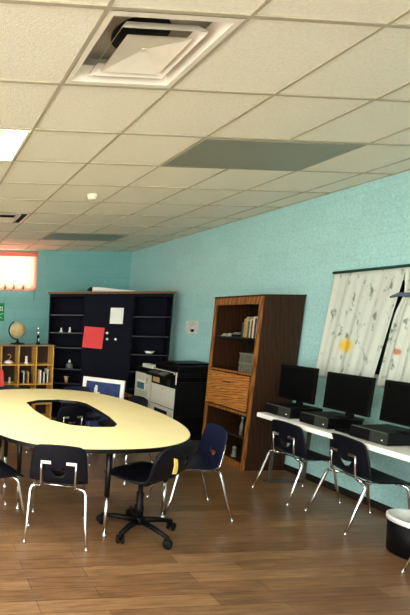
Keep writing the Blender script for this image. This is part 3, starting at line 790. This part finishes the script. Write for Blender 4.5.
# ------------------------------------------------------------------ bookcase (opens towards -x)
bk = thing('bookcase', 'tall oak bookcase with a drop-front door against the right wall', 'bookcase', (3.60, 4.53, 0))
BD, BW, BH = .48, .78, 1.94; t = .022
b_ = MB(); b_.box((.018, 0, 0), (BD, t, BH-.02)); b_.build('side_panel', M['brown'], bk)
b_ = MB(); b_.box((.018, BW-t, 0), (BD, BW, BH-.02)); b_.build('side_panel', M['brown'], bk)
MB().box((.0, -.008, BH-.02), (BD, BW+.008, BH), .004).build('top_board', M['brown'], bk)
MB().box((BD-.01, t, .0), (BD, BW-t, BH-.02)).build('back_panel', M['oakin'], bk)
b_ = MB(); b_.box((0, 0, 0), (.018, .045, BH-.02), .002).box((0, BW-.045, 0), (.018, BW, BH-.02), .002)
b_.box((0, .045, BH-.10), (.018, BW-.045, BH-.02), .002).box((0, .045, 1.065), (.018, BW-.045, 1.09), .001).box((0, .045, .61), (.018, BW-.045, .645), .001).box((0, .045, .0), (.018, BW-.045, .075), .002)
b_.build('face_frame', M['oak'], bk)
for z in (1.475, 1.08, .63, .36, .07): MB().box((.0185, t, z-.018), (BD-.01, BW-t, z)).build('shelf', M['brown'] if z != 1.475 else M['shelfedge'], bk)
d = MB().box((-.020, .05, .662), (-.001, BW-.035, 1.055), .004)
for zz in (.76, .86, .96): d.box((-.0225, .06, zz-.0015), (-.0195, BW-.045, zz+.0015))
d = d.build('drop_door', M['oakdoor'], bk)
MB().tube([(-.022, .33, .955), (-.040, .345, .955), (-.040, .425, .955), (-.022, .44, .955)], .006, 8).build('handle', M['black'], d)
# books and clutter
bx0, by0 = 3.60, 4.53
bc = [srgb(150,136,84), srgb(62,60,44), srgb(170,176,160), srgb(96,44,40), srgb(198,190,160), srgb(52,54,60), srgb(150,120,70), srgb(180,178,168), srgb(44,40,36), srgb(110,60,40)]
y = by0+.05; k = 0
names = ['rust spined', 'black', 'pale grey', 'charcoal', 'cream', 'dark red', 'silver grey', 'olive black', 'mustard yellow', 'tan']
for (col, w, h, nm) in ((9, .026, .17, 'rust'), (8, .03, .20, 'black'), (7, .022, .225, 'pale grey'), (5, .03, .21, 'charcoal'), (4, .026, .23, 'cream'), (3, .024, .19, 'dark red'), (2, .022, .20, 'silver grey'), (1, .026, .18, 'olive'), (0, .034, .225, 'mustard yellow'), (6, .03, .205, 'tan'), (5, .03, .16, 'short charcoal')):
    m = mat('book_'+nm.replace(' ', '_'), bc[col], .55)
    o = thing('book', nm+' upright book on the top shelf of the oak bookcase', 'book', (bx0+.06, y, 1.475), 0, 'upright books on the bookcase top shelf')
    MB().box((0, 0, 0), (.15, w-.004, h), .001).build('cover', m, o); MB().box((.006, .003, h), (.146, w-.007, h+.002)).build('pages', M['white'], o)
    y += w
m1 = mat('pale_clutter', srgb(150, 144, 126), .6, var=.4, scale=30)
for k, (yy, w, h, lab) in enumerate(((.37, .12, .05, 'flat stack of dark papers beside the upright books'), (.50, .09, .035, 'flat pale booklet left of the stacked papers on the top shelf'), (.60, .07, .03, 'small pale booklet at the far left of the top shelf'))):
    o = thing('paper_stack', lab, 'papers', (bx0+.05, by0+yy, 1.475))
    MB().box((0, 0, 0), (.16, w, h*.55), .002).build('lower_stack', [M['copier_dark'], m1, m1][k], o); MB().box((.01, .01, h*.55), (.15, w-.015, h), .002).build('upper_stack', m1 if k else M['greytrim'], o)
# grey wire-like crate on the second shelf
cr_ = thing('storage_crate', 'dull grey crate on the bookcase shelf above the drop door', 'crate', (bx0+.05, by0+.055, 1.08))
mcr = mat('dull_grey_crate', srgb(84, 84, 72), .6, var=.3, scale=25)
b_ = MB(); b_.box((0, 0, 0), (.2, .26, .012)).box((0, 0, .012), (.008, .26, .22)).box((.192, 0, .012), (.2, .26, .22)).box((.008, 0, .012), (.192, .008, .22)).box((.008, .252, .012), (.192, .26, .22)); b_.build('crate_body', mcr, cr_)
b_ = MB(); b_.box((-.006, -.004, .205), (0, .264, .222), .001).box((-.006, -.004, .10), (0, .264, .112), .001); b_.build('rim', M['greytrim'], cr_)
# lower shelves
o = thing('glass_bottle', 'slim pale bottle on the bookcase shelf just below the drop door', 'bottle', (bx0+.08, by0+.20, .36))
MB().lathe([(.02, 0), (.02, .12), (.008, .15), (.008, .19)], seg=14).build('bottle_body', M['greytrim'], o); MB().lathe([(.01, .19), (.01, .21)], seg=12).build('cap', M['white'], o)
fig((bx0+.10, by0+.30, .07), .13, .035, M['greytrim'], 'figurine', 'grey figurine on the bottom shelf of the oak bookcase', 'figurine')
o = book(bx0+.08, by0+.12, .07, .02, .2, .14, M['brown'], 'brown book standing on the bottom shelf of the oak bookcase', None, R(-90))
o.location = (bx0+.06, by0+.14, .07)

# ------------------------------------------------------------------ computer desk
DZ = .73
dk = thing('computer_desk', 'long white desk along the right wall under the computers', 'desk', (3.48, 4.28, 0))
MB().box((0, -3.2, DZ-.045), (.60, 0, DZ), .006).build('desktop', M['whitelam'], dk)
for yy in (-.10, -3.1):
    b_ = MB(); q = .012
    for x in (.14, .52): b_.box((x-q, yy-q, 0.024), (x+q, yy+q, DZ-.045))
    b_.box((.08, yy-q, 0), (.56, yy+q, .024)); b_.build('leg_frame', M['greyleg'], dk)
def computer(y0, y1, label, glab):
    r = thing('desktop_computer', label, 'computer', (3.55, y0, DZ), 0, glab)
    w = y1-y0
    MB().box((.01, 0, .006), (.34, w, .10), .004).box((.03, .02, 0), (.32, w-.02, .006)).build('case', M['black'], r)
    MB().box((0, .0, .008), (.01, w*.45, .098), .002).build('drive_panel', M['pcgrey'], r)
    MB().box((0.002, w*.45, .008), (.01, w, .098), .002).build('front_panel', M['black'], r)
    MB().box((0, w*.04, .094), (.0, w*.98, .098)) if False else MB().box((-.001, .01, .0985), (.02, w-.01, .1015), .0005).build('silver_trim', M['greytrim'], r)
    MB().lathe([(.006, 0), (.005, .003)], seg=10).xform(Matrix.Translation((0, w*.12, .04)) @ Matrix.Rotation(-PI/2, 4, 'Y')).build('power_button', M['white'], r)
    return r
computer(3.955, 4.27, 'black desktop computer at the bookcase end of the white desk', None)
computer(3.55, 3.84, 'black desktop computer under the middle monitor', None)
computer(3.04, 3.34, 'black desktop computer under the monitor at the right edge', None)
def monitor(yc, w, h, label, rz=0., base=DZ+.1015):
    r = thing('computer_monitor', label, 'monitor', (3.70, yc, base), rz)
    z0 = .055; bz = .018
    b_ = MB(); b_.box((.0, -w/2, z0), (.028, w/2, z0+h), .004); b_.box((.028, -w/2+.06, z0+.05), (.06, w/2-.06, z0+h-.05), .012); b_.build('housing', M['black'], r)
    MB().box((-.003, -w/2+bz, z0+bz), (.0, w/2-bz, z0+h-bz)).build('screen', M['screen'], r)
    MB().box((.05, -.035, .015), (.072, .035, z0+.12), .005).build('stand_neck', M['black'], r)
    MB().lathe([(.105, 0), (.105, .007), (.03, .016)], (.055, 0, 0), 28, sx=.8, sy=1.15).build('stand_base', M['black'], r)
    return r
monitor(4.09, .415, .345, 'black monitor on the desk beside the oak bookcase', 0)
monitor(3.56, .42, .33, 'black monitor in the middle in front of the printed curtain', 0)
monitor(3.03, .45, .33, 'black monitor cut off by the right edge of the photo', 0)
# keyboards lie between the computers and the wall side
kb = None
for yy, lab in ((3.44, 'black keyboard on the white desk under the middle monitor'),):
    kb = thing('keyboard', lab, 'keyboard', (3.60, yy, DZ))
    MB().box((0, -.085, 0), (.30, .085, .018), .004).build('keyboard_body', M['black'], kb)
    k_ = MB()
    for i in range(12):
        for j in range(5): k_.box((.012+i*.0235, -.07+j*.029, .018), (.031+i*.0235, -.047+j*.029, .024))
    k_.build('keys', M['copier_dark'], kb)
o = tag(MB().box((0, 0, 0), (.10, .16, .0015)).build('paper_sheet', M['white']), 'white paper sheet on the desk between the first two computers', 'paper'); o.location = (3.50, 3.80, DZ+.0005)
# dark cable tray / strip under the window side
# ------------------------------------------------------------------ wastebasket
wb = thing('wastebasket', 'black wastebasket with a white liner at the right edge', 'wastebasket', (3.58, 2.75, 0))
MB().lathe([(.14, 0), (.15, .005), (.175, .27), (.17, .27), (.135, .012), (.001, .012)], seg=32).build('bin', M['black'], wb)
MB().lathe([(.179, .245), (.181, .275), (.173, .282), (.163, .278), (.155, .24), (.001, .225)], seg=32).build('liner', M['binliner'], wb)
blue_chair((3.56, 2.325, 0), R(-90), 'school chair whose single leg shows at the bottom right edge', .98)

# ------------------------------------------------------------------ light
def area(loc, sx, sy, power, col, rot=(0,0,0), spread=180):
    l = bpy.data.lights.new('lamp', 'AREA'); l.shape = 'RECTANGLE'; l.size = sx; l.size_y = sy; l.energy = power; l.color = col; l.spread = R(spread)
    o = bpy.data.objects.new('room_lamp', l); C.objects.link(o); o.location = loc; o.rotation_euler = rot; return o
w = bpy.data.worlds.new('world'); bpy.context.scene.world = w; w.use_nodes = True
w.node_tree.nodes['Background'].inputs[0].default_value = (1, .95, .87, 1)
w.node_tree.nodes['Background'].inputs[1].default_value = 3.6

# ------------------------------------------------------------------ camera (from the fit)
f_px, pcx, pcy, yaw, pitch, roll = 447.818, -44.513, 387.599, 0.08, -0.161, 0.008
cy_, sy_ = math.cos(yaw), math.sin(yaw); cpp, spp = math.cos(pitch), math.sin(pitch)
F = Vector((sy_*cpp, cy_*cpp, spp)); Rt = Vector((cy_, -sy_, 0)); U = Rt.cross(F)
cr2, sr2 = math.cos(roll), math.sin(roll)
Rx = Rt*cr2+U*sr2; Ux = -Rt*sr2+U*cr2
cam = bpy.data.cameras.new('camera'); co = bpy.data.objects.new('camera', cam); C.objects.link(co)
co.matrix_world = Matrix(((Rx.x, Ux.x, -F.x, 0), (Rx.y, Ux.y, -F.y, 0), (Rx.z, Ux.z, -F.z, HC), (0, 0, 0, 1)))
cam.sensor_fit = 'HORIZONTAL'; cam.sensor_width = 36; cam.lens = f_px/410*36
cam.shift_x = (205-pcx)/410; cam.shift_y = (pcy-307.5)/410
cam.clip_start = .05
S = bpy.context.scene; S.camera = co
S.view_settings.view_transform = 'Standard'; S.view_settings.look = 'None'; S.view_settings.gamma = 1
S.view_settings.use_curve_mapping = False; S.view_settings.exposure = 1.42
